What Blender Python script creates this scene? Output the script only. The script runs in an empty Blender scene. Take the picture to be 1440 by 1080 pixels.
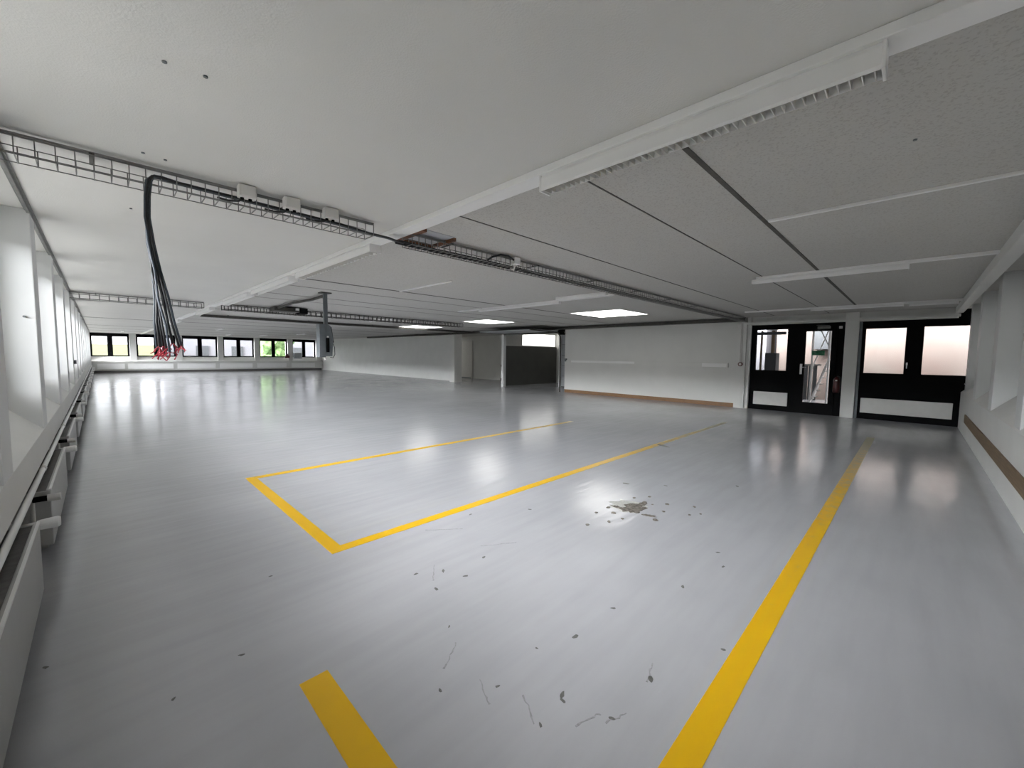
import bpy, bmesh, math, random
from mathutils import Vector, Matrix
random.seed(7)
PI = math.pi
S = bpy.context.scene
COL = S.collection
CZ = 2.70            # ceiling height
CAM = 1.5            # eye height

# ------------------------------------------------------------------ materials
def mat(name, color, rough=0.5, metal=0.0, spec=0.5, var=0.0, vscale=3.0, bump=0.0, bscale=40.0, emit=None, estr=0.0, color2=None, detail=4.0, stretch=None):
    m = bpy.data.materials.new(name); m.use_nodes = True
    nt = m.node_tree; b = nt.nodes['Principled BSDF']
    b.inputs['Base Color'].default_value = (*color, 1)
    b.inputs['Roughness'].default_value = rough
    b.inputs['Metallic'].default_value = metal
    b.inputs['Specular IOR Level'].default_value = spec
    geo = nt.nodes.new('ShaderNodeNewGeometry')
    vec = geo.outputs['Position']
    if stretch:
        mp = nt.nodes.new('ShaderNodeMapping'); mp.inputs['Scale'].default_value = stretch
        nt.links.new(vec, mp.inputs['Vector']); vec = mp.outputs['Vector']
    if var > 0 or color2:
        n = nt.nodes.new('ShaderNodeTexNoise'); n.inputs['Scale'].default_value = vscale; n.inputs['Detail'].default_value = detail
        nt.links.new(vec, n.inputs['Vector'])
        r = nt.nodes.new('ShaderNodeValToRGB')
        c2 = color2 if color2 else tuple(c * (1 - var) for c in color)
        r.color_ramp.elements[0].position = 0.35; r.color_ramp.elements[0].color = (*c2, 1)
        r.color_ramp.elements[1].position = 0.65; r.color_ramp.elements[1].color = (*color, 1)
        nt.links.new(n.outputs['Fac'], r.inputs['Fac']); nt.links.new(r.outputs['Color'], b.inputs['Base Color'])
    if bump > 0:
        n2 = nt.nodes.new('ShaderNodeTexNoise'); n2.inputs['Scale'].default_value = bscale; n2.inputs['Detail'].default_value = 5
        nt.links.new(vec, n2.inputs['Vector'])
        bp = nt.nodes.new('ShaderNodeBump'); bp.inputs['Strength'].default_value = bump; bp.inputs['Distance'].default_value = 0.02
        nt.links.new(n2.outputs['Fac'], bp.inputs['Height']); nt.links.new(bp.outputs['Normal'], b.inputs['Normal'])
    if emit:
        b.inputs['Emission Color'].default_value = (*emit, 1); b.inputs['Emission Strength'].default_value = estr
    return m

M = {}
M['wall'] = mat('white_wall_paint', (0.68, 0.68, 0.655), 0.6, var=0.05, vscale=1.5, bump=0.08, bscale=60)
M['fin'] = mat('white_fin_paint', (0.66, 0.67, 0.665), 0.5, var=0.04, vscale=2)
M['ceiling'] = mat('ceiling_paint', (0.66, 0.655, 0.63), 0.75, var=0.05, vscale=0.9, bump=0.15, bscale=110)
M['white'] = mat('white_lacquer', (0.84, 0.84, 0.83), 0.35, var=0.03, vscale=4)
M['offwhite'] = mat('offwhite_plastic', (0.66, 0.65, 0.62), 0.45, var=0.05, vscale=8)
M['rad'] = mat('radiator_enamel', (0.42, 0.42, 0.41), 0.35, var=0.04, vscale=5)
M['grille'] = mat('radiator_grille', (0.10, 0.095, 0.09), 0.6, var=0.3, vscale=30)
M['black'] = mat('black_frame_paint', (0.003, 0.003, 0.0035), 0.6, spec=0.08, var=0.3, vscale=9)
M['seam'] = mat('dark_joint', (0.10, 0.095, 0.085), 0.8, var=0.3, vscale=12)
M['seamthin'] = mat('thin_joint', (0.22, 0.21, 0.19), 0.8, var=0.3, vscale=12)
M['zinc'] = mat('galvanised_wire', (0.24, 0.24, 0.23), 0.5, metal=0.5, var=0.2, vscale=14)
M['darktray'] = mat('dark_tray', (0.07, 0.068, 0.06), 0.6, metal=0.2, var=0.3, vscale=10)
M['cable'] = mat('black_cable', (0.018, 0.019, 0.021), 0.45, var=0.3, vscale=25)
M['bluecable'] = mat('slate_cable', (0.055, 0.07, 0.09), 0.45, var=0.3, vscale=25)
M['red'] = mat('red_wire', (0.40, 0.03, 0.05), 0.5, var=0.2, vscale=40)
M['redpaint'] = mat('red_paint', (0.07, 0.003, 0.004), 0.35, var=0.2, vscale=20)
M['wood'] = mat('brown_wood', (0.26, 0.135, 0.055), 0.5, color2=(0.17, 0.09, 0.04), vscale=7, stretch=(1, 1, 14))
M['rail'] = mat('oak_rail', (0.20, 0.13, 0.065), 0.55, color2=(0.14, 0.09, 0.045), vscale=5, stretch=(0.6, 4, 14))
M['rust'] = mat('stained_batten', (0.20, 0.075, 0.03), 0.7, color2=(0.09, 0.045, 0.025), vscale=9)
M['grey'] = mat('grey_metal', (0.16, 0.18, 0.19), 0.45, metal=0.2, var=0.15, vscale=8)
M['darkgrey'] = mat('dark_grey_wall', (0.13, 0.13, 0.12), 0.7, var=0.1, vscale=2)
M['blocks'] = mat('grey_panel', (0.42, 0.44, 0.46), 0.55, var=0.06, vscale=4)
M['chrome'] = mat('brushed_steel', (0.62, 0.62, 0.62), 0.28, metal=0.9, var=0.1, vscale=20)
M['green'] = mat('green_sign', (0.0, 0.16, 0.06), 0.5, var=0.15, vscale=30)
M['signwhite'] = mat('pale_sign_mark', (0.10, 0.28, 0.17), 0.5, var=0.05, vscale=10)
M['label'] = mat('white_label', (0.7, 0.7, 0.68), 0.5, var=0.05, vscale=10)
M['led'] = mat('led_diffuser', (0.9, 0.9, 0.9), 0.5, emit=(1.0, 0.99, 0.95), estr=2.4, var=0.02)
M['paneglow'] = mat('daylight_glow_pane', (0.9, 0.9, 0.9), 0.5, emit=(1.0, 0.99, 0.95), estr=1.1, var=0.02)  # emission imitates daylight coming through the bay glazing
M['tube'] = mat('fluorescent_tube', (0.8, 0.8, 0.78), 0.3, var=0.03)
M['maroon'] = mat('dark_red_socket', (0.13, 0.045, 0.035), 0.4, var=0.2, vscale=40)
M['dirt'] = mat('bare_screed', (0.20, 0.18, 0.155), 0.9, color2=(0.085, 0.075, 0.062), vscale=30, bump=0.6, bscale=60)
M['chip'] = mat('floor_chip', (0.14, 0.14, 0.13), 0.8, var=0.3, vscale=60)
M['scuff'] = mat('floor_scuff', (0.30, 0.305, 0.31), 0.6, var=0.3, vscale=60)
M['patchlight'] = mat('filler', (0.45, 0.45, 0.42), 0.8, var=0.2, vscale=60)
# outside
M['lawn'] = mat('lawn', (0.085, 0.092, 0.038), 0.9, color2=(0.075, 0.085, 0.03), vscale=1.5)
M['tarmac'] = mat('yard_paving', (0.15, 0.15, 0.145), 0.85, var=0.08, vscale=0.8)
M['pink'] = mat('pale_brick', (0.145, 0.108, 0.095), 0.85, color2=(0.155, 0.135, 0.12), vscale=0.6)
M['pale'] = mat('pale_render', (0.19, 0.19, 0.205), 0.85, var=0.05, vscale=0.5)
M['leaf'] = mat('foliage', (0.20, 0.30, 0.12), 0.9, color2=(0.07, 0.14, 0.045), vscale=3.0)
M['bark'] = mat('bark', (0.2, 0.15, 0.1), 0.9, var=0.2, vscale=10)
M['slate'] = mat('grey_cladding', (0.07, 0.075, 0.08), 0.8, var=0.15, vscale=2)
M['apron'] = mat('bounce_apron', (0.55, 0.55, 0.53), 0.85, var=0.08, vscale=0.8)
M['shade'] = mat('dark_render', (0.12, 0.12, 0.11), 0.9, var=0.1, vscale=1)

def speckled_ceiling():
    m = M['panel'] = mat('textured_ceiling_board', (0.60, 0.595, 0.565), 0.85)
    nt = m.node_tree; b = nt.nodes['Principled BSDF']
    geo = nt.nodes.new('ShaderNodeNewGeometry')
    n = nt.nodes.new('ShaderNodeTexNoise'); n.inputs['Scale'].default_value = 75; n.inputs['Detail'].default_value = 3
    n3 = nt.nodes.new('ShaderNodeTexNoise'); n3.inputs['Scale'].default_value = 0.7; n3.inputs['Detail'].default_value = 3
    nt.links.new(geo.outputs['Position'], n.inputs['Vector']); nt.links.new(geo.outputs['Position'], n3.inputs['Vector'])
    r = nt.nodes.new('ShaderNodeValToRGB')
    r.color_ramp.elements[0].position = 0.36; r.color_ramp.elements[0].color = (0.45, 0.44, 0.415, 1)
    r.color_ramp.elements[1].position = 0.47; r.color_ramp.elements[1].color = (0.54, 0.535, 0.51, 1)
    nt.links.new(n.outputs['Fac'], r.inputs['Fac'])
    r3 = nt.nodes.new('ShaderNodeValToRGB')
    r3.color_ramp.elements[0].color = (0.90, 0.89, 0.88, 1); r3.color_ramp.elements[1].color = (1, 1, 1, 1)
    nt.links.new(n3.outputs['Fac'], r3.inputs['Fac'])
    mx = nt.nodes.new('ShaderNodeMix'); mx.data_type = 'RGBA'; mx.blend_type = 'MULTIPLY'; mx.inputs[0].default_value = 1
    nt.links.new(r.outputs['Color'], mx.inputs[6]); nt.links.new(r3.outputs['Color'], mx.inputs[7])
    nt.links.new(mx.outputs[2], b.inputs['Base Color'])
    bp = nt.nodes.new('ShaderNodeBump'); bp.inputs['Strength'].default_value = 0.3; bp.inputs['Distance'].default_value = 0.01
    nt.links.new(n.outputs['Fac'], bp.inputs['Height']); nt.links.new(bp.outputs['Normal'], b.inputs['Normal'])
speckled_ceiling()

def floor_material():
    m = M['floor'] = bpy.data.materials.new('painted_concrete_floor'); m.use_nodes = True
    nt = m.node_tree; b = nt.nodes['Principled BSDF']; L = nt.links.new
    geo = nt.nodes.new('ShaderNodeNewGeometry')
    def noise(scale, detail, st=None, rough=0.5):
        n = nt.nodes.new('ShaderNodeTexNoise'); n.inputs['Scale'].default_value = scale; n.inputs['Detail'].default_value = detail
        n.inputs['Roughness'].default_value = rough
        if st:
            mp = nt.nodes.new('ShaderNodeMapping'); mp.inputs['Scale'].default_value = st
            L(geo.outputs['Position'], mp.inputs['Vector']); L(mp.outputs['Vector'], n.inputs['Vector'])
        else:
            L(geo.outputs['Position'], n.inputs['Vector'])
        return n.outputs['Fac']
    def ramp(f, p0, c0, p1, c1):
        r = nt.nodes.new('ShaderNodeValToRGB'); r.color_ramp.elements[0].position = p0; r.color_ramp.elements[0].color = (*c0, 1)
        r.color_ramp.elements[1].position = p1; r.color_ramp.elements[1].color = (*c1, 1); L(f, r.inputs['Fac']); return r.outputs['Color']
    def mult(a, c):
        x = nt.nodes.new('ShaderNodeMix'); x.data_type = 'RGBA'; x.blend_type = 'MULTIPLY'; x.inputs[0].default_value = 1
        L(a, x.inputs[6]); L(c, x.inputs[7]); return x.outputs[2]
    base = ramp(noise(0.9, 4), 0.3, (0.385, 0.39, 0.41), 0.7, (0.43, 0.435, 0.455))
    streak = ramp(noise(3.0, 5, (0.35, 3.0, 1)), 0.25, (0.93, 0.93, 0.93), 0.6, (1, 1, 1))
    c = mult(base, streak)
    L(c, b.inputs['Base Color'])
    b.inputs['Roughness'].default_value = 0.17
    b.inputs['Specular IOR Level'].default_value = 0.5
    bp = nt.nodes.new('ShaderNodeBump'); bp.inputs['Strength'].default_value = 0.22; bp.inputs['Distance'].default_value = 0.02
    L(noise(3.0, 4, (0.6, 2.6, 1)), bp.inputs['Height']); L(bp.outputs['Normal'], b.inputs['Normal'])
floor_material()

def tape_material():
    m = M['tape'] = bpy.data.materials.new('worn_yellow_marking'); m.use_nodes = True
    nt = m.node_tree; b = nt.nodes['Principled BSDF']; L = nt.links.new
    geo = nt.nodes.new('ShaderNodeNewGeometry')
    n = nt.nodes.new('ShaderNodeTexNoise'); n.inputs['Scale'].default_value = 9; n.inputs['Detail'].default_value = 8; n.inputs['Roughness'].default_value = 0.7
    L(geo.outputs['Position'], n.inputs['Vector'])
    sx = nt.nodes.new('ShaderNodeSeparateXYZ'); L(geo.outputs['Position'], sx.inputs[0])
    mr = nt.nodes.new('ShaderNodeMapRange'); mr.inputs['From Min'].default_value = 2.0; mr.inputs['From Max'].default_value = 10.0
    mr.inputs['To Min'].default_value = -0.28; mr.inputs['To Max'].default_value = 0.30
    L(sx.outputs['X'], mr.inputs['Value'])
    ad = nt.nodes.new('ShaderNodeMath'); ad.operation = 'ADD'; L(n.outputs['Fac'], ad.inputs[0]); L(mr.outputs['Result'], ad.inputs[1])
    r = nt.nodes.new('ShaderNodeValToRGB')
    r.color_ramp.elements[0].position = 0.42; r.color_ramp.elements[0].color = (0.72, 0.42, 0.004, 1)
    r.color_ramp.elements[1].position = 0.74; r.color_ramp.elements[1].color = (0.40, 0.38, 0.28, 1)
    L(ad.outputs[0], r.inputs['Fac']); L(r.outputs['Color'], b.inputs['Base Color'])
    b.inputs['Roughness'].default_value = 0.35
    bp = nt.nodes.new('ShaderNodeBump'); bp.inputs['Strength'].default_value = 0.1; L(n.outputs['Fac'], bp.inputs['Height']); L(bp.outputs['Normal'], b.inputs['Normal'])
tape_material()

def glass_material():
    m = M['glass'] = bpy.data.materials.new('window_glass'); m.use_nodes = True
    nt = m.node_tree; nt.nodes.clear(); L = nt.links.new
    o = nt.nodes.new('ShaderNodeOutputMaterial'); t = nt.nodes.new('ShaderNodeBsdfTransparent'); g = nt.nodes.new('ShaderNodeBsdfGlossy')
    t.inputs['Color'].default_value = (0.95, 0.95, 0.955, 1); g.inputs['Roughness'].default_value = 0.02
    n = nt.nodes.new('ShaderNodeTexNoise'); n.inputs['Scale'].default_value = 2.0
    f = nt.nodes.new('ShaderNodeFresnel'); f.inputs['IOR'].default_value = 1.35
    ml = nt.nodes.new('ShaderNodeMath'); ml.operation = 'MULTIPLY'; L(f.outputs[0], ml.inputs[0]); ml.inputs[1].default_value = 0.15
    x = nt.nodes.new('ShaderNodeMixShader'); L(ml.outputs[0], x.inputs[0]); L(t.outputs[0], x.inputs[1]); L(g.outputs[0], x.inputs[2]); L(x.outputs[0], o.inputs['Surface'])
glass_material()

# ------------------------------------------------------------------ mesh helpers
class MB:
    def __init__(s): s.bm = bmesh.new()
    def box(s, x0, x1, y0, y1, z0, z1):
        x0, x1 = sorted((x0, x1)); y0, y1 = sorted((y0, y1)); z0, z1 = sorted((z0, z1))
        v = [s.bm.verts.new(p) for p in ((x0,y0,z0),(x1,y0,z0),(x1,y1,z0),(x0,y1,z0),(x0,y0,z1),(x1,y0,z1),(x1,y1,z1),(x0,y1,z1))]
        for f in ((3,2,1,0),(4,5,6,7),(0,1,5,4),(1,2,6,5),(2,3,7,6),(3,0,4,7)): s.bm.faces.new([v[i] for i in f])
        return s
    def prism(s, prof, axis, a, b):
        """prof: list of 2D points; axis 'x' -> (y,z) profile, 'y' -> (x,z), 'z' -> (x,y)"""
        def P(p, t):
            return (t, p[0], p[1]) if axis == 'x' else (p[0], t, p[1]) if axis == 'y' else (p[0], p[1], t)
        A = [s.bm.verts.new(P(p, a)) for p in prof]; B = [s.bm.verts.new(P(p, b)) for p in prof]
        n = len(prof)
        s.bm.faces.new(A); s.bm.faces.new(B[::-1])
        for i in range(n): s.bm.faces.new([A[i], B[i], B[(i+1) % n], A[(i+1) % n]])
        return s
    def tube(s, pts, r, n=8, cap=True):
        pts = [Vector(p) for p in pts]; rings = []; up = None
        for i, p in enumerate(pts):
            d = (pts[min(i+1, len(pts)-1)] - pts[max(i-1, 0)])
            if d.length < 1e-9: d = Vector((0, 0, 1))
            d.normalize()
            if up is None: up = Vector((0, 0, 1)) if abs(d.z) < 0.9 else Vector((1, 0, 0))
            u = d.cross(up)
            if u.length < 1e-4: u = d.cross(Vector((0, 1, 0)))
            u.normalize(); w = u.cross(d); w.normalize(); up = w
            rr = r[i] if isinstance(r, (list, tuple)) else r
            rings.append([s.bm.verts.new(p + (u*math.cos(2*PI*k/n) + w*math.sin(2*PI*k/n))*rr) for k in range(n)])
        for a, b in zip(rings, rings[1:]):
            for k in range(n): s.bm.faces.new([a[k], a[(k+1) % n], b[(k+1) % n], b[k]])
        if cap: s.bm.faces.new(rings[0][::-1]); s.bm.faces.new(rings[-1])
        return s
    def build(s, name, m, parent=None, bevel=0.0, smooth=False, loc=None):
        bmesh.ops.recalc_face_normals(s.bm, faces=s.bm.faces)
        me = bpy.data.meshes.new(name)
        if loc is not None: bmesh.ops.translate(s.bm, vec=-Vector(loc), verts=s.bm.verts)
        s.bm.to_mesh(me); s.bm.free()
        if smooth:
            for p in me.polygons: p.use_smooth = True
        o = bpy.data.objects.new(name, me); COL.objects.link(o)
        me.materials.append(M[m])
        if loc is not None: o.location = loc
        if parent: o.parent = parent
        if bevel:
            bv = o.modifiers.new('bevel', 'BEVEL'); bv.width = bevel; bv.segments = 2; bv.limit_method = 'ANGLE'
        return o

def tag(o, label=None, cat=None, group=None, kind=None):
    if label: o['label'] = label
    if cat: o['category'] = cat
    if group: o['group'] = group
    if kind: o['kind'] = kind
    return o
def thing(name, label, cat, loc=(0,0,0), group=None):
    o = bpy.data.objects.new(name, None); COL.objects.link(o); o.location = loc; o.empty_display_size = 0.1
    return tag(o, label, cat, group)
def struct(o, label, cat): return tag(o, label, cat, None, 'structure')
def rel(o, parent):
    """keep world placement under a parent empty that only carries a location"""
    o.parent = parent; o.location = Vector(o.location) - Vector(parent.location); return o
def part(mb, name, m, parent, bevel=0.0, smooth=False):
    """mesh built in world coordinates, then made local to the parent's location"""
    base = Vector((0,0,0)); q = parent
    while q: base += Vector(q.location); q = q.parent
    bmesh.ops.translate(mb.bm, vec=-base, verts=mb.bm.verts)
    return mb.build(name, m, parent, bevel, smooth)
def holed(mb, axis, t0, t1, a0, a1, z0, z1, holes):
    """slab with rectangular holes (a0,a1,z0,z1); axis 'x' -> slab in the YZ plane, 'y' -> in XZ"""
    As = sorted({a0, a1, *[h[0] for h in holes], *[h[1] for h in holes]}); Zs = sorted({z0, z1, *[h[2] for h in holes], *[h[3] for h in holes]})
    for i in range(len(As)-1):
        run = None
        for j in range(len(Zs)-1):
            am, zm = (As[i]+As[i+1])/2, (Zs[j]+Zs[j+1])/2
            solid = not any(h[0] < am < h[1] and h[2] < zm < h[3] for h in holes)
            if solid: run = (run[0] if run else Zs[j], Zs[j+1])
            if (not solid or j == len(Zs)-2) and run:
                if axis == 'x': mb.box(t0, t1, As[i], As[i+1], *run)
                else: mb.box(As[i], As[i+1], t0, t1, *run)
                run = None
    return mb

WX = -0.72      # left window plane
WY = -1.08      # right window plane
EX = 13.6       # end wall plane
FY = 38.5       # far window plane
FX = 14.2       # far part of the end wall

# ------------------------------------------------------------------ floor and ceiling
struct(MB().box(-1.0, 18.3, -1.35, 39.0, -0.25, 0.0).build('floor', 'floor'), 'glossy light grey painted concrete floor of the whole hall', 'floor')
cl = MB()
cl.box(-1.05, 2.10, -1.40, 39.0, CZ, CZ+0.25)
ceil = struct(cl.build('ceiling', 'ceiling'), 'smooth white painted ceiling of the hall', 'ceiling')
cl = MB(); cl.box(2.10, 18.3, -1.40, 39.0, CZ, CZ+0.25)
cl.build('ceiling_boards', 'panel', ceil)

def seam(y, x0, x1, w, m): return MB().box(x0, x1, y-w/2, y+w/2, CZ-0.004, CZ+0.01).build('ceiling_joint', m, ceil)
for y, x0, x1, w, m in ((1.01, 2.2, 6.88, .035, 'seam'), (1.01, 7.2, 11.75, .04, 'seam'), (1.67, 2.2, 13.4, .012, 'seam'), (2.88, 2.2, 13.3, .014, 'seam'),
        (7.1, 2.2, 6.9, .05, 'seam'), (7.1, 7.15, 11.4, .05, 'seam'), (7.98, 2.2, 13, .02, 'seamthin'), (9.3, 2.2, 13.2, .03, 'seamthin'), (10.2, 2.2, 13, .02, 'seamthin'),
        (13.9, 2.2, 13.2, .05, 'seam'), (16.6, 2.2, 13.3, .10, 'seam'), (19.0, 2.2, 14.1, .03, 'seamthin'), (21.3, -.37, 14.1, .10, 'seam'), (24.5, 2.2, 14.1, .06, 'seamthin'), (27.5, -.37, 14.1, .10, 'seamthin'), (31.0, -.37, 14.1, .08, 'seamthin'), (34.5, -.37, 14.1, .10, 'seamthin')):
    seam(y, x0, x1, w, m)

# ceiling beams / cover strips
nt_ = [0]
def trim(mb, m, label, bevel=0.004):
    nt_[0] += 1
    return struct(mb.build('trim_%d' % nt_[0], m, bevel=bevel), label, 'trim')
trim(MB().box(2.03, 2.17, -0.60, 38.2, CZ-0.045, CZ), 'white', 'white boxed beam running along the ceiling past the first long lamp')
trim(MB().box(4.12, 4.16, -0.56, 0.98, CZ-0.02, CZ), 'white', 'thin white cover strip on the ceiling, nearest crosswise strip by the right wall')
trim(MB().box(4.06, 4.10, 5.45, 7.05, CZ-0.018, CZ), 'white', 'short thin white cover strip on the ceiling beyond the cable tray')
trim(MB().box(6.88, 6.98, -0.60, 1.75, CZ-0.03, CZ), 'white', 'white cover strip over the second lamp by the right wall')
trim(MB().box(6.95, 7.05, 4.20, 9.0, CZ-0.03, CZ), 'white', 'white cover strip above the slim lamps beyond the cable tray')
trim(MB().box(11.72, 11.84, -0.60, 3.2, CZ-0.035, CZ), 'white', 'white cover strip on the ceiling in front of the glazed entrance')
trim(MB().box(-0.37, 3.3, -0.70, -0.58, CZ-0.10, CZ).box(3.3, EX+.0, -0.70, -0.58, CZ-0.13, CZ), 'wall', 'boxed white edge beam along the top of the right window wall')
trim(MB().box(-0.388, -0.366, -0.58, 38.1, CZ-0.034, CZ-0.012).box(-0.40, -0.35, -0.58, 38.1, CZ-0.012, CZ), 'zinc', 'thin grey edge rail where the ceiling meets the left window wall')

# ------------------------------------------------------------------ left window wall
lw = MB()
lw.prism([(-0.95, 0), (-0.62, 0), (-0.62, 0.57), (-0.37, 0.57), (-0.37, 0.80), (WX+.02, 1.12), (-0.95, 1.12)], 'y', -1.3, 38.9)
lw.box(-0.95, WX+.02, -1.3, 38.9, 2.66, CZ)
lw.box(-0.95, -0.40, -1.3, 0.30, 0.8, CZ)  # solid corner out of view, sized to limit direct daylight from the left
struct(lw.build('wall_left', 'wall'), 'white parapet wall with sloping sill under the left row of windows', 'wall')
nw = [0]
def window(axis, t, a0, a1, z0, z1, label, mull=0.14, fr=0.10, top=0.22, handle=True, inward=1):
    nw[0] += 1
    mid = (a0+a1)/2
    holes = [(a0+fr, mid-mull/2, z0+.07, z1-top), (mid+mull/2, a1-fr, z0+.07, z1-top)]
    w = struct(thing('window_%d' % nw[0], label, 'window', ((t, mid, z0) if axis == 'x' else (mid, t, z0))), label, 'window')
    d0, d1 = t-0.04, t+0.04
    part(holed(MB(), axis, d0, d1, a0, a1, z0, z1, holes), 'window_frame', 'black', w)
    for h in holes:
        g = MB()
        g.box(t-.005, t+.005, h[0]-.01, h[1]+.01, h[2]-.01, h[3]+.01) if axis == 'x' else g.box(h[0]-.01, h[1]+.01, t-.005, t+.005, h[2]-.01, h[3]+.01)
        part(g, 'window_pane', 'glass', w)
    return w
def fin_left(y0, y1, lab):
    f = MB().prism([(-0.92, 0.80), (-0.37, 0.80), (-0.37, CZ), (-0.92, CZ)], 'y', y0, y1)
    return trim(f, 'fin', lab, 0.006)
ORD = ['first', 'second', 'third', 'fourth', 'fifth', 'sixth', 'seventh', 'eighth', 'ninth', 'tenth', 'eleventh', 'twelfth', 'thirteenth', 'fourteenth', 'fifteenth', 'sixteenth', 'seventeenth', 'eighteenth', 'nineteenth', 'twentieth', 'twenty-first']
edges = []
k = -3
while True:
    y0 = 5.48 + 2.2*k
    if y0 > 37.5: break
    edges.append((y0, y0+0.33) if k > -3 else (0.0, 0.30)); k += 1
for i, (a, b) in enumerate(edges[1:]):
    lab = 'white upright fin between left windows, %s along the row from the near corner' % ORD[i]
    fin_left(a, b, lab)
prev = None
for i, (a, b) in enumerate(edges + [(38.0, 38.3)]):
    if i: window('x', WX, max(prev, 0.30), a, 1.12, 2.66, 'black-framed window of the left wall, %s opening from the near corner' % ORD[i-1])
    prev = b

# ------------------------------------------------------------------ right window wall
rw = MB()
rw.prism([(-1.30, 0), (-0.76, 0), (-0.76, 0.80), (WY+.02, 1.12), (-1.30, 1.12)], 'x', -0.37, 13.52)
rw.box(-0.37, 13.6, -1.30, WY+.02, 2.66, CZ)
struct(rw.build('wall_right', 'wall'), 'white parapet wall with sloping sill under the right row of windows', 'wall')
struct(MB().box(-0.30, 11.9, -0.79, -0.742, 0.29, 0.45).build('baseboard_right', 'rail', bevel=.003), 'brown wooden bumper rail along the right parapet wall', 'rail')
redge = [(-0.37, -0.1)] + [(2.0+2.2*i, 2.33+2.2*i) for i in range(5)] + [(13.0, 13.3)]
for i, (a, b) in enumerate(redge):
    trim(MB().box(a, b, -1.28, -0.775 if i != 6 else -.80, 0.78, CZ-.0), 'fin', 'white upright fin between right windows, %s along the row from the near corner' % ORD[i], 0.006)
for i in range(len(redge)-1):
    window('y', WY, redge[i][1], redge[i+1][0], 1.12, 2.66, 'black-framed window of the right wall, %s opening from the near corner' % ORD[i], inward=-1)

# ------------------------------------------------------------------ far window wall
fw = MB()
fw.prism([(39.0, 0), (38.3, 0), (38.3, 0.10), (38.16, 0.10), (38.16, 0.80), (FY-.02, 1.12), (39.0, 1.12)], 'x', -0.95, FX)
fw.box(-0.95, FX, FY-.02, 39.0, 2.67, CZ)
struct(fw.build('wall_far', 'wall'), 'white parapet wall under the far row of windows', 'wall')
fwin = [(-0.40, 1.49), (1.83, 3.95), (4.30, 6.45), (6.80, 8.90), (9.28, 11.38), (11.76, 13.70)]
for i, (a, b) in enumerate(fwin):
    window('y', FY, a, b, 1.12, 2.67, 'black-framed window of the far wall, %s from the left end of the row' % ORD[i], mull=.26, fr=.10)
pil = [(-0.95, -0.40)] + [(fwin[i][1], fwin[i+1][0]) for i in range(5)] + [(13.70, FX)]
for i, (a, b) in enumerate(pil):
    trim(MB().box(a, b, 38.22, 38.95, 0.75, CZ), 'wall', 'white pier of the far window row, %s from the left' % ORD[i], 0.004)

# ------------------------------------------------------------------ end wall
struct(MB().box(EX, EX+.25, 3.87, 10.36, 0, CZ).build('wall_end', 'wall'), 'plain white wall between the glazed entrance and the loading bay', 'wall')
struct(MB().box(FX, FX+.25, 18.3, 39.0, 0, CZ).build('wall_end_far', 'wall'), 'long white wall running from the alcove to the far windows', 'wall')
struct(MB().box(EX, EX+.62, 18.0, 18.3, 0, CZ).box(EX, EX+.18, 17.86, 18.0, 0, CZ).build('wall_end_return', 'wall'), 'short white return wall beside the alcove with the door', 'wall')
struct(MB().box(EX-.025, EX, 3.88, 10.34, 0, 0.125).build('baseboard_end', 'wood', bevel=.003), 'brown wooden baseboard under the plain white wall', 'baseboard')
# column and pilaster beside the glazed entrance
struct(MB().box(EX-.10, EX+.30, 3.60, 3.87, 0, CZ).box(EX-.04, EX+.30, 3.50, 3.60, 0, CZ).build('wall_end_column', 'wall', bevel=.004), 'white column beside the left edge of the black glazed entrance', 'column')
struct(MB().box(EX-.10, EX+.30, 1.06, 1.33, 0, CZ).build('wall_end_pilaster', 'wall', bevel=.004), 'white pilaster between the black door and the black window unit', 'column')
struct(MB().box(EX+.02, EX+.3, 1.33, 3.50, 2.47, CZ).box(EX+.02, EX+.3, -0.62, 1.06, 2.47, CZ).box(EX-.12, EX+.02, -0.66, 3.87, 2.49, 2.55).build('wall_end_lintel', 'wall'), 'white lintel with projecting cornice strip above the entrance', 'lintel')

# door unit
du = struct(thing('door_1', 'black glazed entrance door with fixed side light and pale infill panel', 'door', (EX+.05, 2.4, 0)), 'black glazed entrance door with fixed side light and pale infill panel', 'door')
part(holed(MB(), 'x', EX+.06, EX+.14, 1.33, 3.50, 0, 2.47, [(2.60, 3.37, 1.16, 2.33), (1.56, 2.36, .10, 2.32)]), 'door_frame', 'black', du)
part(MB().box(EX+.095, EX+.105, 2.59, 3.38, 1.15, 2.34), 'window_pane', 'glass', du)
ip = part(MB().box(EX+.02, EX+.06, 2.52, 3.37, .155, .53), 'infill_panel', 'offwhite', du, bevel=.004); ip['label'] = 'pale panel'
leaf = part(holed(MB(), 'x', EX+.03, EX+.10, 1.50, 2.42, .02, 2.385, [(1.61, 2.17, .31, 2.25)]), 'door_leaf', 'black', du)
part(MB().box(EX+.075, EX+.085, 1.60, 2.18, .30, 2.26), 'door_glass', 'glass', leaf)
part(MB().box(EX+.015, EX+.03, 2.215, 2.265, 1.08, 1.36).tube([(EX+.04, 2.24, 1.27), (EX-.01, 2.24, 1.27), (EX-.015, 2.12, 1.27)], .011).tube([(EX+.04, 2.24, 1.13), (EX+.01, 2.24, 1.13)], .013), 'door_handle', 'chrome', leaf)
part(MB().box(EX-.02, EX+.03, 1.64, 1.92, 2.31, 2.375).tube([(EX+.02, 1.66, 2.39), (EX-.03, 1.8, 2.40), (EX+.05, 1.95, 2.41)], .008), 'door_closer', 'zinc', leaf, bevel=.004)
part(MB().box(EX+.03, EX+.06, 1.40, 1.47, 2.30, 2.37), 'door_sensor', 'offwhite', du, bevel=.003)
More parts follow.
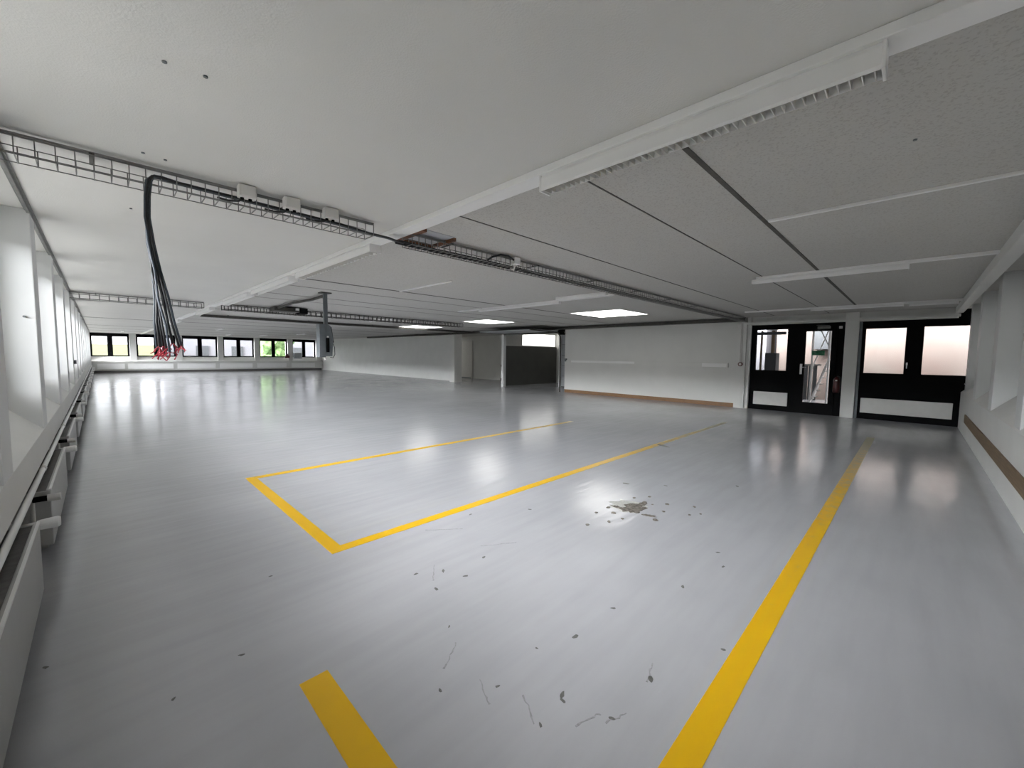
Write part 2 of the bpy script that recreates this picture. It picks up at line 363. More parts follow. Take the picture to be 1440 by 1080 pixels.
ds = tag(MB().box(EX+.062, EX+.072, 1.74, 2.02, 1.60, 1.73).build('exit_sign', 'green', bevel=.002), 'green exit sign on the glass of the black entrance door', 'sign')
# escape pictogram: running figure and arrow
MB().box(EX+.059, EX+.0625, 1.93, 1.985, 1.625, 1.705).build('doorway_symbol', 'signwhite', ds)
MB().prism([(1.88, 1.672), (1.80, 1.672), (1.80, 1.688), (1.765, 1.665), (1.80, 1.642), (1.80, 1.658), (1.88, 1.658)], 'x', EX+.059, EX+.0625).build('arrow_symbol', 'signwhite', ds)
# fire extinguisher
fe = thing('fire_extinguisher', 'red fire extinguisher hanging on the black door frame beside the pilaster', 'fire extinguisher', (EX-.02, 1.44, .62))
def lathe(cx, cy, prof, n=20):
    m = MB(); rings = [[m.bm.verts.new((cx+r*math.cos(2*PI*k/n), cy+r*math.sin(2*PI*k/n), z)) for k in range(n)] for r, z in prof]
    for a, b in zip(rings, rings[1:]):
        for k in range(n): m.bm.faces.new([a[k], a[(k+1) % n], b[(k+1) % n], b[k]])
    m.bm.faces.new(rings[0][::-1]); m.bm.faces.new(rings[-1]); return m
part(lathe(EX-.035, 1.44, [(.06, .62), (.075, .64), (.075, .95), (.06, 1.0), (.03, 1.03), (.02, 1.05)]), 'cylinder_body', 'redpaint', fe, smooth=True)
part(MB().box(EX-.055, EX-.015, 1.41, 1.47, 1.05, 1.085).box(EX-.05, EX-.02, 1.38, 1.45, 1.09, 1.105), 'valve', 'black', fe)
part(MB().tube([(EX-.05, 1.43, 1.06), (EX-.10, 1.37, 1.04), (EX-.11, 1.35, .9), (EX-.10, 1.355, .76)], .01), 'hose', 'cable', fe)
part(MB().box(EX-.112, EX-.108, 1.42, 1.46, .93, .965), 'instruction_label', 'offwhite', fe)
part(MB().box(EX+.03, EX+.062, 1.42, 1.46, .7, 1.0), 'bracket', 'grey', fe)

# window unit right of the pilaster
wu = struct(thing('window_%d' % (nw[0]+1), 'black window unit with two panes and pale low panel, right of the entrance', 'window', (EX+.05, .1, 0)), 'black window unit with two panes and pale low panel, right of the entrance', 'window')
part(holed(MB().box(EX+.02, EX+.12, -1.10, -.64, 2.46, 2.66), 'x', EX+.02, EX+.12, -1.10, 1.06, 0, 2.46, [(.195, .93, 1.165, 2.275), (-.845, -.11, 1.165, 2.29)]), 'window_frame', 'black', wu)
part(MB().box(EX+.065, EX+.075, .185, .94, 1.155, 2.285), 'window_pane', 'glass', wu)
part(MB().box(EX+.065, EX+.075, -.855, -.10, 1.155, 2.30), 'window_pane', 'glass', wu)
part(MB().box(EX-.02, EX+.02, -.66, .94, .16, .53), 'infill_panel', 'offwhite', wu, bevel=.004)
part(MB().box(EX-.0, EX+.02, .13, .16, 1.38, 1.44).tube([(EX-.0, .145, 1.41), (EX-.03, .145, 1.41), (EX-.03, .145, 1.30)], .009), 'window_handle', 'chrome', wu)
part(MB().box(EX-.02, EX+.02, 1.0, 1.05, .0, 2.45), 'cable_duct', 'grey', wu)
tag(MB().box(13.05, 13.5, -.96, -.80, .975, 1.0).build('sill_board', 'white', bevel=.003), 'small white shelf board in the corner beside the right window sill', 'shelf')

# trunking on the plain wall
tr = thing('cable_trunking', 'long white wall trunking at mid height across the plain white wall', 'trunking', (EX, 7, 1.2))
part(MB().box(EX-.045, EX, 4.08, 10.33, 1.20, 1.345), 'trunking_body', 'wall', tr, bevel=.003)
c = part(MB().box(EX-.055, EX-.045, 4.12, 4.85, 1.215, 1.33), 'trunking_cover', 'white', tr); c['label'] = 'whiter cover length'
c = part(MB().box(EX-.052, EX-.045, 7.2, 10.0, 1.25, 1.33), 'trunking_cover', 'white', tr); c['label'] = 'whiter cover length'
tag(MB().box(EX-.05, EX, 10.25, 10.34, 1.28, 1.40).build('push_button_box', 'grey', bevel=.005), 'small grey push button box at the far end of the wall trunking', 'switch')
rs = thing('round_socket', 'dark red round socket on the white column beside the entrance', 'socket', (EX-.10, 3.72, 1.32))
m_ = MB().tube([(EX-.10, 3.72, 1.32), (EX-.15, 3.72, 1.32)], .062, 20); part(m_, 'socket_ring', 'maroon', rs)
part(MB().tube([(EX-.15, 3.72, 1.32), (EX-.156, 3.72, 1.32)], .035, 16), 'socket_face', 'offwhite', rs)
for y in (3.74, 3.70): part(MB().tube([(EX-.115, y, 1.38), (EX-.115, y, 2.55)], .010), 'conduit', 'offwhite', rs)
# dark tray along the top of the end wall
wt = thing('wall_cable_tray', 'dark cable tray running under the ceiling along the top of the end wall', 'cable tray', (13.4, 15, 2.6))
part(MB().box(13.28, 13.30, 3.6, 27.5, 2.60, 2.68).box(13.50, 13.52, 3.6, 27.5, 2.60, 2.68).box(13.28, 13.52, 3.6, 27.5, 2.585, 2.60), 'tray_channel', 'darktray', wt)
for y in range(4, 28, 2): part(MB().box(13.38, 13.41, y, y+.03, 2.60, CZ), 'hanger', 'zinc', wt)

# ------------------------------------------------------------------ alcove and loading bay
struct(MB().box(16.9, 17.1, 17.3, 26.0, 0, CZ).build('wall_alcove_back', 'wall'), 'off-white back wall of the alcove with the door', 'wall')
struct(MB().box(FX+.25, 17.1, 25.8, 26.0, 0, CZ).build('wall_alcove_side', 'wall'), 'far side wall of the alcove', 'wall')
d2 = struct(thing('door_2', 'pale panelled door with a narrow dark slit in the alcove', 'door', (16.88, 21.0, 0)), 'pale panelled door with a narrow dark slit in the alcove', 'door')
part(holed(MB(), 'x', 16.83, 16.9, 20.25, 21.9, 0, 2.42, [(20.35, 21.8, -.1, 2.32)]), 'door_frame', 'offwhite', d2)
lf = part(MB().box(16.86, 16.9, 20.36, 21.79, .05, 2.31), 'door_leaf', 'offwhite', d2, bevel=.004)
part(MB().box(16.85, 16.862, 21.35, 21.45, 1.1, 1.95), 'door_slit_window', 'grey', lf)
part(MB().box(16.84, 16.90, 20.36, 21.79, 0.0, .05), 'threshold', 'grey', d2)
hh = struct(MB().box(14.0, 18.0, 14.30, 14.45, 0, 1.97).build('wall_bay', 'darkgrey'), 'dark grey half-height wall in the loading bay', 'wall')
struct(MB().box(18.0, 18.2, 10.2, 17.4, 0, CZ).build('wall_bay_back', 'wall'), 'pale back wall of the loading bay', 'wall')
struct(MB().box(14.0, 15.2, 14.30, 14.40, 1.97, CZ).build('wall_bay_upper', 'offwhite'), 'pale upper wall above the half-height wall', 'wall')
struct(MB().box(16.9, 18.2, 17.3, 17.5, 0, CZ).build('wall_bay_far', 'offwhite'), 'far side wall behind the half-height wall', 'wall')
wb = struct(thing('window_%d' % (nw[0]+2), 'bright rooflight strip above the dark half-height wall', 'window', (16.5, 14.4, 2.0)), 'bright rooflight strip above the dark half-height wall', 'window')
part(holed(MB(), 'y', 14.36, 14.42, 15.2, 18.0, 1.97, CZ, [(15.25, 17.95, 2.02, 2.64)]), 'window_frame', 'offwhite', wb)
part(MB().box(15.24, 17.96, 14.385, 14.395, 2.01, 2.65), 'window_pane', 'paneglow', wb)  # pane glows by itself in place of daylight behind it
bw = struct(thing('wall_bay_side', 'grey sectioned side wall with horizontal joints in the loading bay', 'wall', (15.7, 11.2, 0)), 'grey sectioned side wall with horizontal joints in the loading bay', 'wall')
for j in range(5):
    part(MB().box(15.6, 15.8, 10.2, 12.1, .05+j*.5, .05+j*.5+.485), 'wall_section', 'blocks', bw)
part(MB().box(15.62, 15.8, 10.2, 12.1, 0, 2.6), 'backing', 'darkgrey', bw)
struct(MB().box(15.56, 15.8, 12.1, 12.22, 0, CZ).build('trim_%d' % (nt_[0]+1), 'white'), 'white post at the end of the grey sectioned wall', 'post'); nt_[0] += 1
struct(MB().box(13.85, 18.2, 10.1, 10.2, 0, CZ).build('wall_bay_near', 'wall'), 'near side wall of the loading bay', 'wall')
al = thing('alcove_ceiling_light', 'ceiling panel light inside the alcove with the door', 'ceiling light', (15.6, 23.0, CZ))
part(MB().box(15.0, 16.2, 22.4, 23.6, CZ-.02, CZ-.008), 'diffuser', 'led', al)
part(MB().box(14.98, 16.22, 22.38, 23.62, CZ-.008, CZ), 'frame', 'white', al)
# white opening post left of the bay
tag(MB().box(13.56, 13.72, 13.98, 14.12, 0, CZ).build('door_post', 'white', bevel=.004), 'slim white post at the left side of the loading bay opening', 'post')
op = thing('wall_switch_column', 'black switches on a narrow conduit beside the slim white post', 'switch', (13.54, 14.35, 1))
part(MB().tube([(13.70, 14.24, .35), (13.70, 14.24, 1.45)], .012), 'conduit', 'grey', op)
part(MB().box(13.66, 13.74, 14.19, 14.27, .95, 1.05), 'switch_box', 'black', op, bevel=.004)
part(MB().box(13.66, 13.74, 14.17, 14.28, .27, .40), 'switch_box', 'black', op, bevel=.004)
# overhead door gear
og = thing('overhead_door', 'rolled-up sectional door with dark tracks over the loading bay opening', 'garage door', (13.5, 12.3, 2.4))
part(MB().tube([(13.5, 10.52, 0), (13.5, 10.52, 2.12), (13.47, 10.52, 2.3), (13.38, 10.52, 2.42), (13.2, 10.52, 2.47), (11.6, 10.52, 2.50)], .028, 6), 'track', 'darktray', og)
part(MB().tube([(13.5, 13.88, 2.50), (11.9, 13.88, 2.52)], .022, 6), 'track', 'darktray', og)
part(MB().tube([(13.55, 10.4, 2.52), (13.55, 13.9, 2.52)], .035, 10), 'spring_shaft', 'darktray', og)
part(MB().tube([(13.55, 10.5, 2.52), (13.55, 12.7, 2.52)], .055, 12), 'torsion_spring', 'darktray', og)
part(MB().box(13.45, 13.62, 10.40, 10.62, 2.38, 2.62), 'bearing_plate', 'black', og)
part(MB().box(13.56, 13.60, 10.38, 13.98, 2.44, 2.50), 'top_rail', 'zinc', og)
for j in range(3): part(MB().box(11.9+j*.5, 11.9+j*.5+.48, 10.6, 13.8, 2.505, 2.535), 'door_section', 'blocks', og)

# ------------------------------------------------------------------ ceiling light panels
for i, (x0, x1, y0, y1, lab) in enumerate(((9.25, 10.85, 5.35, 6.95, 'bright square ceiling panel light nearest the entrance'), (9.2, 10.6, 10.3, 11.65, 'bright square ceiling panel light, middle of the three'), (9.2, 10.65, 14.75, 16.2, 'bright square ceiling panel light, farthest of the three'))):
    t = thing('ceiling_light_panel', lab, 'ceiling light', ((x0+x1)/2, (y0+y1)/2, CZ))
    part(MB().box(x0, x1, y0, y0+.03, CZ-.012, CZ).box(x0, x1, y1-.03, y1, CZ-.012, CZ).box(x0, x0+.03, y0+.03, y1-.03, CZ-.012, CZ).box(x1-.03, x1, y0+.03, y1-.03, CZ-.012, CZ), 'frame', 'white', t)
    part(MB().box(x0+.03, x1-.03, y0+.03, y1-.03, CZ-.008, CZ), 'diffuser', 'led', t)

# ------------------------------------------------------------------ long lamps
def long_lamp(x, y0, y1, label, h=.125, w=.10, louvre=True, group=None, top=CZ-.035, n=26):
    t = thing('fluorescent_lamp', label, 'lamp', (x+w/2, (y0+y1)/2, top-h/2), group)
    b = MB(); zb = top-h
    b.prism([(x+.012, top), (x+w-.012, top), (x+w, top-.03), (x+w, zb+.012), (x+w-.008, zb), (x+w-.008, top-.045), (x+.008, top-.045), (x+.008, zb), (x, zb+.012), (x, top-.03)], 'y', y0, y1)
    part(b, 'housing', 'white', t)
    part(MB().box(x-.004, x+w+.004, y0-.012, y0, zb-.004, top+.002), 'end_cap', 'white', t, bevel=.003)
    part(MB().box(x-.004, x+w+.004, y1, y1+.012, zb-.004, top+.002), 'end_cap', 'white', t, bevel=.003)
    if louvre:
        part(MB().tube([(x+w/2, y0+.03, zb+.045), (x+w/2, y1-.03, zb+.045)], .013, 8), 'tube', 'tube', t)
        for i in range(n):
            y = y0 + (i+.5)*(y1-y0)/n; part(MB().box(x+.009, x+w-.009, y-.002, y+.002, zb+.001, zb+.03), 'louvre_blade', 'offwhite', t)
    return t
long_lamp(2.045, .15, 1.78, 'large white louvred strip lamp nearest of the strip lamps, unlit, under the white ceiling beam', n=44, h=.105, w=.095)
long_lamp(2.045, 4.15, 6.45, 'unlit white strip lamp on the beam just beyond the cable tray', n=24, h=.09, w=.12)
long_lamp(2.045, 6.75, 8.9, 'unlit white strip lamp on the beam above the hanging cables, third from the near corner', louvre=False, h=.09, w=.12)
long_lamp(2.045, 9.2, 11.4, 'unlit white strip lamp on the beam just before the far cable tray', louvre=False, h=.09, w=.12)
long_lamp(2.045, 13.0, 15.1, 'unlit white strip lamp on the beam just after the far cable tray', louvre=False, h=.09, w=.12)
long_lamp(2.045, 19.0, 21.3, 'unlit white strip lamp farthest along the beam toward the far windows', louvre=False, h=.09, w=.12)
long_lamp(6.90, .13, 1.80, 'slim unlit strip lamp near the right wall, under its white cover strip', h=.06, w=.08, top=CZ-.03, louvre=False)
long_lamp(6.62, 4.15, 5.30, 'slim unlit strip lamp beyond the cable tray, nearer of the pair', h=.06, w=.08, top=CZ, louvre=False)
long_lamp(6.95, 5.5, 8.1, 'slim unlit strip lamp beyond the cable tray, farther of the pair', h=.05, w=.08, top=CZ-.03, louvre=False)
long_lamp(11.70, -.52, .15, 'short pale lamp on the ceiling in front of the right window unit', h=.06, w=.10, top=CZ-.03, louvre=False)
long_lamp(11.72, .25, 1.8, 'slim unlit strip lamp on the ceiling in front of the entrance', h=.05, w=.08, top=CZ-.03, louvre=False)
long_lamp(6.95, 12.6, 14.2, 'slim unlit strip lamp beside the far middle ceiling tray', h=.05, w=.08, top=CZ, louvre=False)
for i, (x, y) in enumerate(((1.0, 33.5), (6.2, 32.5), (8.0, 31.5), (9.0, 27.0), (4.4, 25.0))):
    long_lamp(x, y, y+1.5, ['small distant strip lamp above the far left windows', 'small distant strip lamp near the third far window', 'small distant strip lamp near the fourth far window', 'distant strip lamp on the ceiling before the fifth far window', 'distant strip lamp behind the hanging service pole'][i], h=.05, w=.12, top=CZ, louvre=False)

# ------------------------------------------------------------------ wire cable trays
def wire_tray(name, label, x0, x1, y0, y1, z0, z1, pitch=.075, r=.0026, m='zinc'):
    t = thing(name, label, 'cable tray', ((x0+x1)/2, (y0+y1)/2, z0))
    b = MB()
    for z in (z0, z1):
        b.box(x0, x1, y0-r, y0+r, z-r, z+r); b.box(x0, x1, y1-r, y1+r, z-r, z+r)
    for q in (.12,):
        y = y0+(y1-y0)*q; b.box(x0, x1, y-r, y+r, z0-r, z0+r)
    n = int((x1-x0)/pitch)
    for i in range(n+1):
        x = x0 + i*(x1-x0)/n
        b.box(x-r, x+r, y0, y1, z0-2*r, z0); b.box(x-r, x+r, y0-2*r, y0, z0, z1); b.box(x-r, x+r, y1, y1+2*r, z0, z1)
    part(b, 'wire_mesh', m, t)
    n = max(2, int((x1-x0)/1.3))
    for i in range(n):
        x = x0 + (i+.35)*(x1-x0)/n
        part(MB().box(x-.012, x+.012, y0-.015, y1+.015, z1, z1+.008).tube([(x, (y0+y1)/2, z1), (x, (y0+y1)/2, CZ)], .005, 6), 'hanger', 'darktray', t)
    b = MB().box(x0, x1, y0-.008, y0+.03, z1+.004, z1+.016)
    part(b, 'edge_strip', m, t)
    return t
TY0, TY1, TZ0, TZ1 = 3.57, 3.75, 2.575, 2.665
wire_tray('cable_tray', 'wire mesh cable tray under the ceiling, left of the beam', -0.36, 1.80, TY0, TY1, TZ0, TZ1)
wire_tray('cable_tray', 'wire mesh cable tray with black cables running right from the beam', 2.20, 13.25, TY0, TY1, TZ0, TZ1, r=.003)
wire_tray('cable_tray', 'far wire mesh cable tray left of the beam, above the far windows', -0.38, 1.80, 12.1, 12.4, 2.55, 2.66, pitch=.14, r=.006)
wire_tray('cable_tray', 'far wire mesh cable tray right of the beam, behind the service pole', 2.20, 9.6, 12.1, 12.4, 2.55, 2.66, pitch=.14, r=.008, m='darktray')
fc = thing('cable_channel', 'dark ceiling channel continuing the far tray toward the alcove', 'cable tray', (9, 14, 2.6))
part(MB().box(2.3, 13.2, 16.0, 16.15, 2.60, 2.68), 'channel', 'darktray', fc)
for x in (3, 5.5, 8, 10.5, 12.8): part(MB().box(x, x+.04, 16.05, 16.10, 2.68, CZ), 'hanger', 'zinc', fc)
def bundle(n, pts, spread, r, mats, label, grp, seed, name='power_cable'):
    rnd = random.Random(seed)
    for i in range(n):
        oy, oz = rnd.uniform(-spread, spread), rnd.uniform(0, spread*.7)
        P = []
        for j, p in enumerate(pts):
            P.append((p[0], p[1]+oy+rnd.uniform(-.006, .006), p[2]+oz+rnd.uniform(0, .004)))
        tag(MB().tube(P, r, 6).build(name, mats[i % len(mats)], smooth=True), label, 'cable', grp)
xs = [2.1+.45*i for i in range(25)]
bundle(5, [(x, 3.68, 2.585) for x in xs], .045, .010, ['cable'], 'black cable lying in the wire tray right of the beam', 'black cables in the right hand wire tray', 3)
# black run along the left tray, across the beam, then hanging
HX, HY = 0.27, 3.60
N = 13
grp = 'cables hanging out of the left wire tray'
for i in range(N):
    rnd = random.Random(100+i)
    a = 2*PI*i/N; rad = .017*math.sqrt((i % 5+1)/5)
    ox, oy = rad*math.cos(a), rad*math.sin(a)
    pts = [(2.18, 3.70+oy, 2.60), (2.0, 3.67+oy, 2.612+ox*.3), (1.8, 3.645+oy, 2.605+ox*.4)]
    for x in (1.5, 1.2, .9, .6, .42): pts.append((x, 3.60+oy+rnd.uniform(-.005, .005), 2.61+(1.5-x)*.018+ox*.5))
    # bend over the side of the tray
    pts += [(.33+ox*.4, 3.58+oy, 2.632+ox*.5), (.29+ox*.7, 3.55+oy, 2.62+ox*.5), (.268+ox, 3.535+oy, 2.58), (.257+ox*.9, 3.53+oy, 2.48), (.252+ox*.9, 3.53+oy, 2.35)]
    fx = .255 + (.005 + (i/(N-1))*.12)      # bottoms spread along the picture
    zb = 1.50 + rnd.uniform(-.02, .05)
    fy = 3.53 + rnd.uniform(-.05, .05)
    for s in (.2, .4, .6, .8, 1.0):
        z = 2.35 + (zb-2.35)*s
        w = s**1.3
        pts.append((.255+ox*(.9+s)+(fx-.255-ox)*w + rnd.uniform(-.007, .007), 3.53+oy*(1+s)+(fy-3.53)*w + rnd.uniform(-.007, .007), z))
    c = MB().tube(pts, .0068, 7).build('hanging_cable', 'cable' if i % 2 else 'bluecable', smooth=True)
    tag(c, 'black hanging cable with splayed red wire ends below the left wire tray', 'cable', grp)
    e = Vector(pts[-1]); rw_ = MB()
    for q in range(3):
        d = Vector((rnd.uniform(-.055, .055), rnd.uniform(-.05, .05), -rnd.uniform(.01, .055)))
        rw_.tube([e+Vector((0, 0, .01)), e+d*.5+Vector((rnd.uniform(-.01, .01), 0, 0)), e+d], .0032, 5)
    rw_.build('red_wire_ends', 'red', c)

# junction boxes on the tray
for i, (x, y, lab) in enumerate(((0.80, 3.50, 'white junction box on the left wire tray, nearest the hanging cables'), (1.10, 3.51, 'white junction box on the left wire tray, middle of the three'), (1.40, 3.515, 'white junction box on the left wire tray, nearest the beam'))):
    t = thing('junction_box', lab, 'junction box', (x, y, 2.64), 'white junction boxes on the left tray')
    part(MB().box(x-.055, x+.055, y-.03, y+.045, 2.61, 2.695), 'box_body', 'offwhite', t, bevel=.006)
    part(MB().box(x-.048, x+.048, y-.036, y-.03, 2.617, 2.688), 'lid', 'offwhite', t, bevel=.002)
    for dx in (-.03, .02):
        part(MB().tube([(x+dx, y+.01, 2.612), (x+dx, y+.01, 2.595)], .012, 10), 'gland', 'black', t)
    part(MB().tube([(x-.03, y+.01, 2.60), (x-.05, y+.03, 2.585), (x-.10, y+.09, 2.59), (x-.16, y+.11, 2.60)], .008, 6), 'cable_lead', 'cable', t, smooth=True)
t = thing('junction_box', 'small white junction box with looping cable on the right wire tray', 'junction box', (3.60, 3.56, 2.62))
part(MB().box(3.57, 3.67, 3.50, 3.57, 2.605, 2.69), 'box_body', 'white', t, bevel=.008)
part(MB().tube([(3.57, 3.52, 2.65), (3.45, 3.50, 2.675), (3.34, 3.51, 2.67), (3.26, 3.56, 2.64), (3.22, 3.62, 2.60)], .012, 8), 'cable_lead', 'cable', t, smooth=True)
part(MB().tube([(3.62, 3.54, 2.61), (3.63, 3.58, 2.55), (3.64, 3.64, 2.575)], .010, 8), 'hook', 'offwhite', t)
# stained battens round the patched ceiling opening
oh = thing('ceiling_hatch', 'ceiling opening edged with rusty brown battens beside the beam', 'ceiling hatch', (2.35, 3.7, CZ))
part(MB().box(2.18, 2.26, 3.40, 3.86, CZ-.03, CZ), 'batten', 'rust', oh, bevel=.003)
part(MB().box(2.26, 2.62, 3.82, 3.88, CZ-.035, CZ), 'batten', 'rust', oh, bevel=.003)
part(MB().box(2.60, 2.64, 3.44, 3.90, CZ-.035, CZ), 'batten', 'rust', oh, bevel=.003)
part(MB().box(2.26, 2.60, 3.42, 3.82, CZ-.006, CZ), 'cover_board', 'blocks', oh)

# ------------------------------------------------------------------ hanging service pole
sp = thing('service_pole', 'grey power box on a pole hanging from the ceiling before the far windows', 'power column', (3.2, 8.4, CZ))
part(MB().box(3.165, 3.235, 8.37, 8.43, 1.95, CZ), 'pole', 'grey', sp, bevel=.004)
part(MB().box(3.10, 3.30, 8.32, 8.50, CZ-.02, CZ), 'ceiling_plate', 'darktray', sp)
bx = part(MB().box(3.04, 3.16, 8.30, 8.46, 1.42, 2.07), 'power_box', 'grey', sp, bevel=.006)
part(MB().prism([(3.16, 1.44), (3.29, 1.44), (3.31, 1.78), (3.26, 2.05), (3.16, 2.08)], 'y', 8.31, 8.45), 'side_housing', 'grey', sp, bevel=.005)
part(MB().box(3.17, 3.225, 8.285, 8.31, 1.52, 1.80), 'socket_strip', 'black', bx)
part(MB().box(3.18, 3.21, 8.275, 8.30, 1.81, 1.84), 'indicator', 'label', bx)
part(MB().prism([(3.20, 2.06), (3.29, 2.02), (3.335, 1.72), (3.30, 1.70), (3.26, 1.9)], 'y', 8.34, 8.42), 'plug_cover', 'black', sp)
part(MB().tube([(3.32, 8.38, 1.72), (3.36, 8.38, 1.62), (3.365, 8.38, 1.48), (3.33, 8.38, 1.41), (3.27, 8.38, 1.42)], .007, 6), 'loop_cable', 'cable', sp, smooth=True)
part(MB().tube([(3.17, 8.36, 1.42), (3.17, 8.36, 1.375)], .025, 10), 'pull_ring', 'offwhite', sp)
cf = thing('ceiling_conduit', 'dark conduit on the ceiling from the service pole to the far tray', 'conduit', (3.4, 10, CZ))
part(MB().tube([(3.22, 8.45, CZ-.05), (3.25, 9.2, CZ-.06), (3.2, 10.3, CZ-.05), (3.25, 11.6, CZ-.06), (3.3, 12.1, CZ-.10)], .03, 8), 'conduit_tube', 'darktray', cf)
part(MB().box(3.15, 3.75, 11.55, 12.0, 2.56, 2.66), 'splitter_box', 'darktray', cf, bevel=.01)
part(MB().box(3.78, 3.98, 11.65, 11.95, 2.54, 2.68), 'plug', 'black', cf)
part(MB().box(3.64, 3.72, 11.5, 11.56, 2.60, 2.66), 'tag', 'label', cf)

# ------------------------------------------------------------------ left radiators and pipe
RL = ['first from the near corner', 'second from the near corner', 'third from the near corner', 'fourth from the near corner', 'fifth from the near corner', 'sixth from the near corner', 'seventh from the near corner', 'eighth from the near corner', 'ninth from the near corner', 'tenth from the near corner', 'eleventh from the near corner', 'twelfth from the near corner', 'thirteenth from the near corner']
for i in range(13):
    y0 = 1.76+2.62*i; y1 = y0+1.82
    t = thing('radiator', 'long flat white radiator under the left sill, ' + RL[i], 'radiator', (-.33, (y0+y1)/2, 0.09), 'radiators along the left wall')
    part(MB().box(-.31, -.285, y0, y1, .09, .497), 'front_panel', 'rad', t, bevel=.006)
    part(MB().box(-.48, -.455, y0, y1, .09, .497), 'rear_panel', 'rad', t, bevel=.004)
    g = MB().box(-.455, -.31, y0+.01, y1-.01, .478, .484)
    part(g, 'top_grille', 'grille', t)
    part(MB().box(-.295, -.283, y0, y1, .492, .502), 'top_edge', 'white', t)
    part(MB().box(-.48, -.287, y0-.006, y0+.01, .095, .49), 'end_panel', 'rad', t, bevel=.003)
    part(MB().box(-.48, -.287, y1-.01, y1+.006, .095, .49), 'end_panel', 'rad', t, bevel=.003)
    # valve at the far end and pipe at the near end
    part(MB().tube([(-.36, y1+.06, .46), (-.30, y1+.06, .463)], .022, 12), 'valve_body', 'chrome', t, smooth=True)
    part(MB().tube([(-.30, y1+.06, .463), (-.285, y1+.06, .463), (-.215, y1+.06, .466), (-.205, y1+.06, .466)], [.026, .03, .033, .026], 16), 'thermostat_knob', 'white', t, smooth=False)
    part(MB().tube([(-.36, y1-.02, .46), (-.36, y1+.06, .46), (-.40, y1+.10, .46), (-.42, y1+.12, .50), (-.42, y1+.12, .53)], .012, 8), 'feed_pipe', 'offwhite', t, smooth=True)
    if i:
        part(MB().tube([(-.37, y0-.05, .45), (-.30, y0-.05, .45)], .02, 12), 'union', 'black', t)
        part(MB().tube([(-.30, y0-.05, .45), (-.235, y0-.05, .45)], .026, 14), 'drain_cap', 'offwhite', t)
        part(MB().tube([(-.37, y0+.01, .45), (-.37, y0-.05, .45), (-.37, y0-.05, .02)], .011, 8), 'return_pipe', 'offwhite', t, smooth=True)
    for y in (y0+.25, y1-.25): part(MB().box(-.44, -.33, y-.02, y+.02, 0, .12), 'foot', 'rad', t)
# duct boxes in the gaps between the radiators
for i in range(12):
    y = 3.66+2.62*i
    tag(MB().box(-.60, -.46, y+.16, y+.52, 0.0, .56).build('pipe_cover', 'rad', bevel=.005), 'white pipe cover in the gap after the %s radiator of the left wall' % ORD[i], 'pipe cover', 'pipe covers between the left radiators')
hp = thing('heating_pipe', 'long white heating pipe running under the left sill above the radiators', 'pipe', (-.35, 18, .53))
part(MB().tube([(-.355, .2+i*.8, .545) for i in range(48)], .017, 10), 'pipe', 'white', hp, smooth=True)
for i in range(14): part(MB().box(-.62, -.34, 2.33+i*2.62, 2.35+i*2.62, .515, .53), 'bracket', 'zinc', hp)
for i in range(14): part(MB().tube([(-.355, 2.3+i*2.62, .545), (-.355, 2.36+i*2.62, .545)], .022, 10), 'pipe_coupling', 'offwhite', hp)
tag(MB().box(-.46, -.375, 9.93, 9.98, .96, 1.06).build('wall_socket', 'grey', bevel=.004), 'small grey socket box low on a fin of the left window wall', 'socket')
tag(MB().box(-.372, -.33, 12.2, 12.28, 1.22, 1.30).build('wall_socket', 'grey', bevel=.004), 'tiny grey socket on the farther left fins above the sill', 'socket')
# screw marks on the first visible fin
tag(MB().tube([(-.44, 5.478, 1.785), (-.44, 5.465, 1.785)], .009, 10).build('wall_plug', 'grey'), 'small grey wall plug on the broad face of the nearest left fin', 'wall plug')

# ------------------------------------------------------------------ far radiators
for i, (a, b_) in enumerate(((-.12, 1.2), (1.36, 3.75), (3.98, 6.25), (6.5, 8.7), (9.0, 11.2), (11.6, 13.5))):
    t = thing('wall_radiator', 'pale flat radiator under the far windows, %s from the left' % ORD[i], 'radiator', ((a+b_)/2, 38.1, .25), 'radiators under the far windows')
    part(MB().box(a, b_, 38.08, 38.12, .26, .62), 'front_panel', 'white', t, bevel=.006)
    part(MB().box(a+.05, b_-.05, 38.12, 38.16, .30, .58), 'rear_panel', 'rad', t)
    part(MB().box(a, b_, 38.075, 38.085, .615, .63), 'top_edge', 'white', t)
tag(MB().box(-.30, 14.1, 38.0, 38.10, .76, .80).build('sill_ledge', 'wall', bevel=.003), 'narrow white ledge above the radiators under the far windows', 'ledge')
tag(MB().box(-.30, 14.1, 38.12, 38.16, .0, .16).build('skirting_board', 'grille'), 'dark skirting strip at the foot of the far window wall', 'skirting')
tag(MB().box(11.78, 12.42, 38.0, 38.2, 1.0, 1.50).build('storage_box', 'blocks', bevel=.01), 'grey box standing on the sill before the rightmost far window', 'box')
fa = thing('fire_alarm_box', 'small dark red box beside the fifth far window', 'alarm', (11.3, 38.1, 1.2))
part(MB().box(11.12, 11.45, 38.05, 38.2, 1.05, 1.28), 'housing', 'redpaint', fa, bevel=.01)
part(MB().box(11.25, 11.35, 38.06, 38.18, 1.28, 1.42), 'sounder', 'redpaint', fa, bevel=.01)

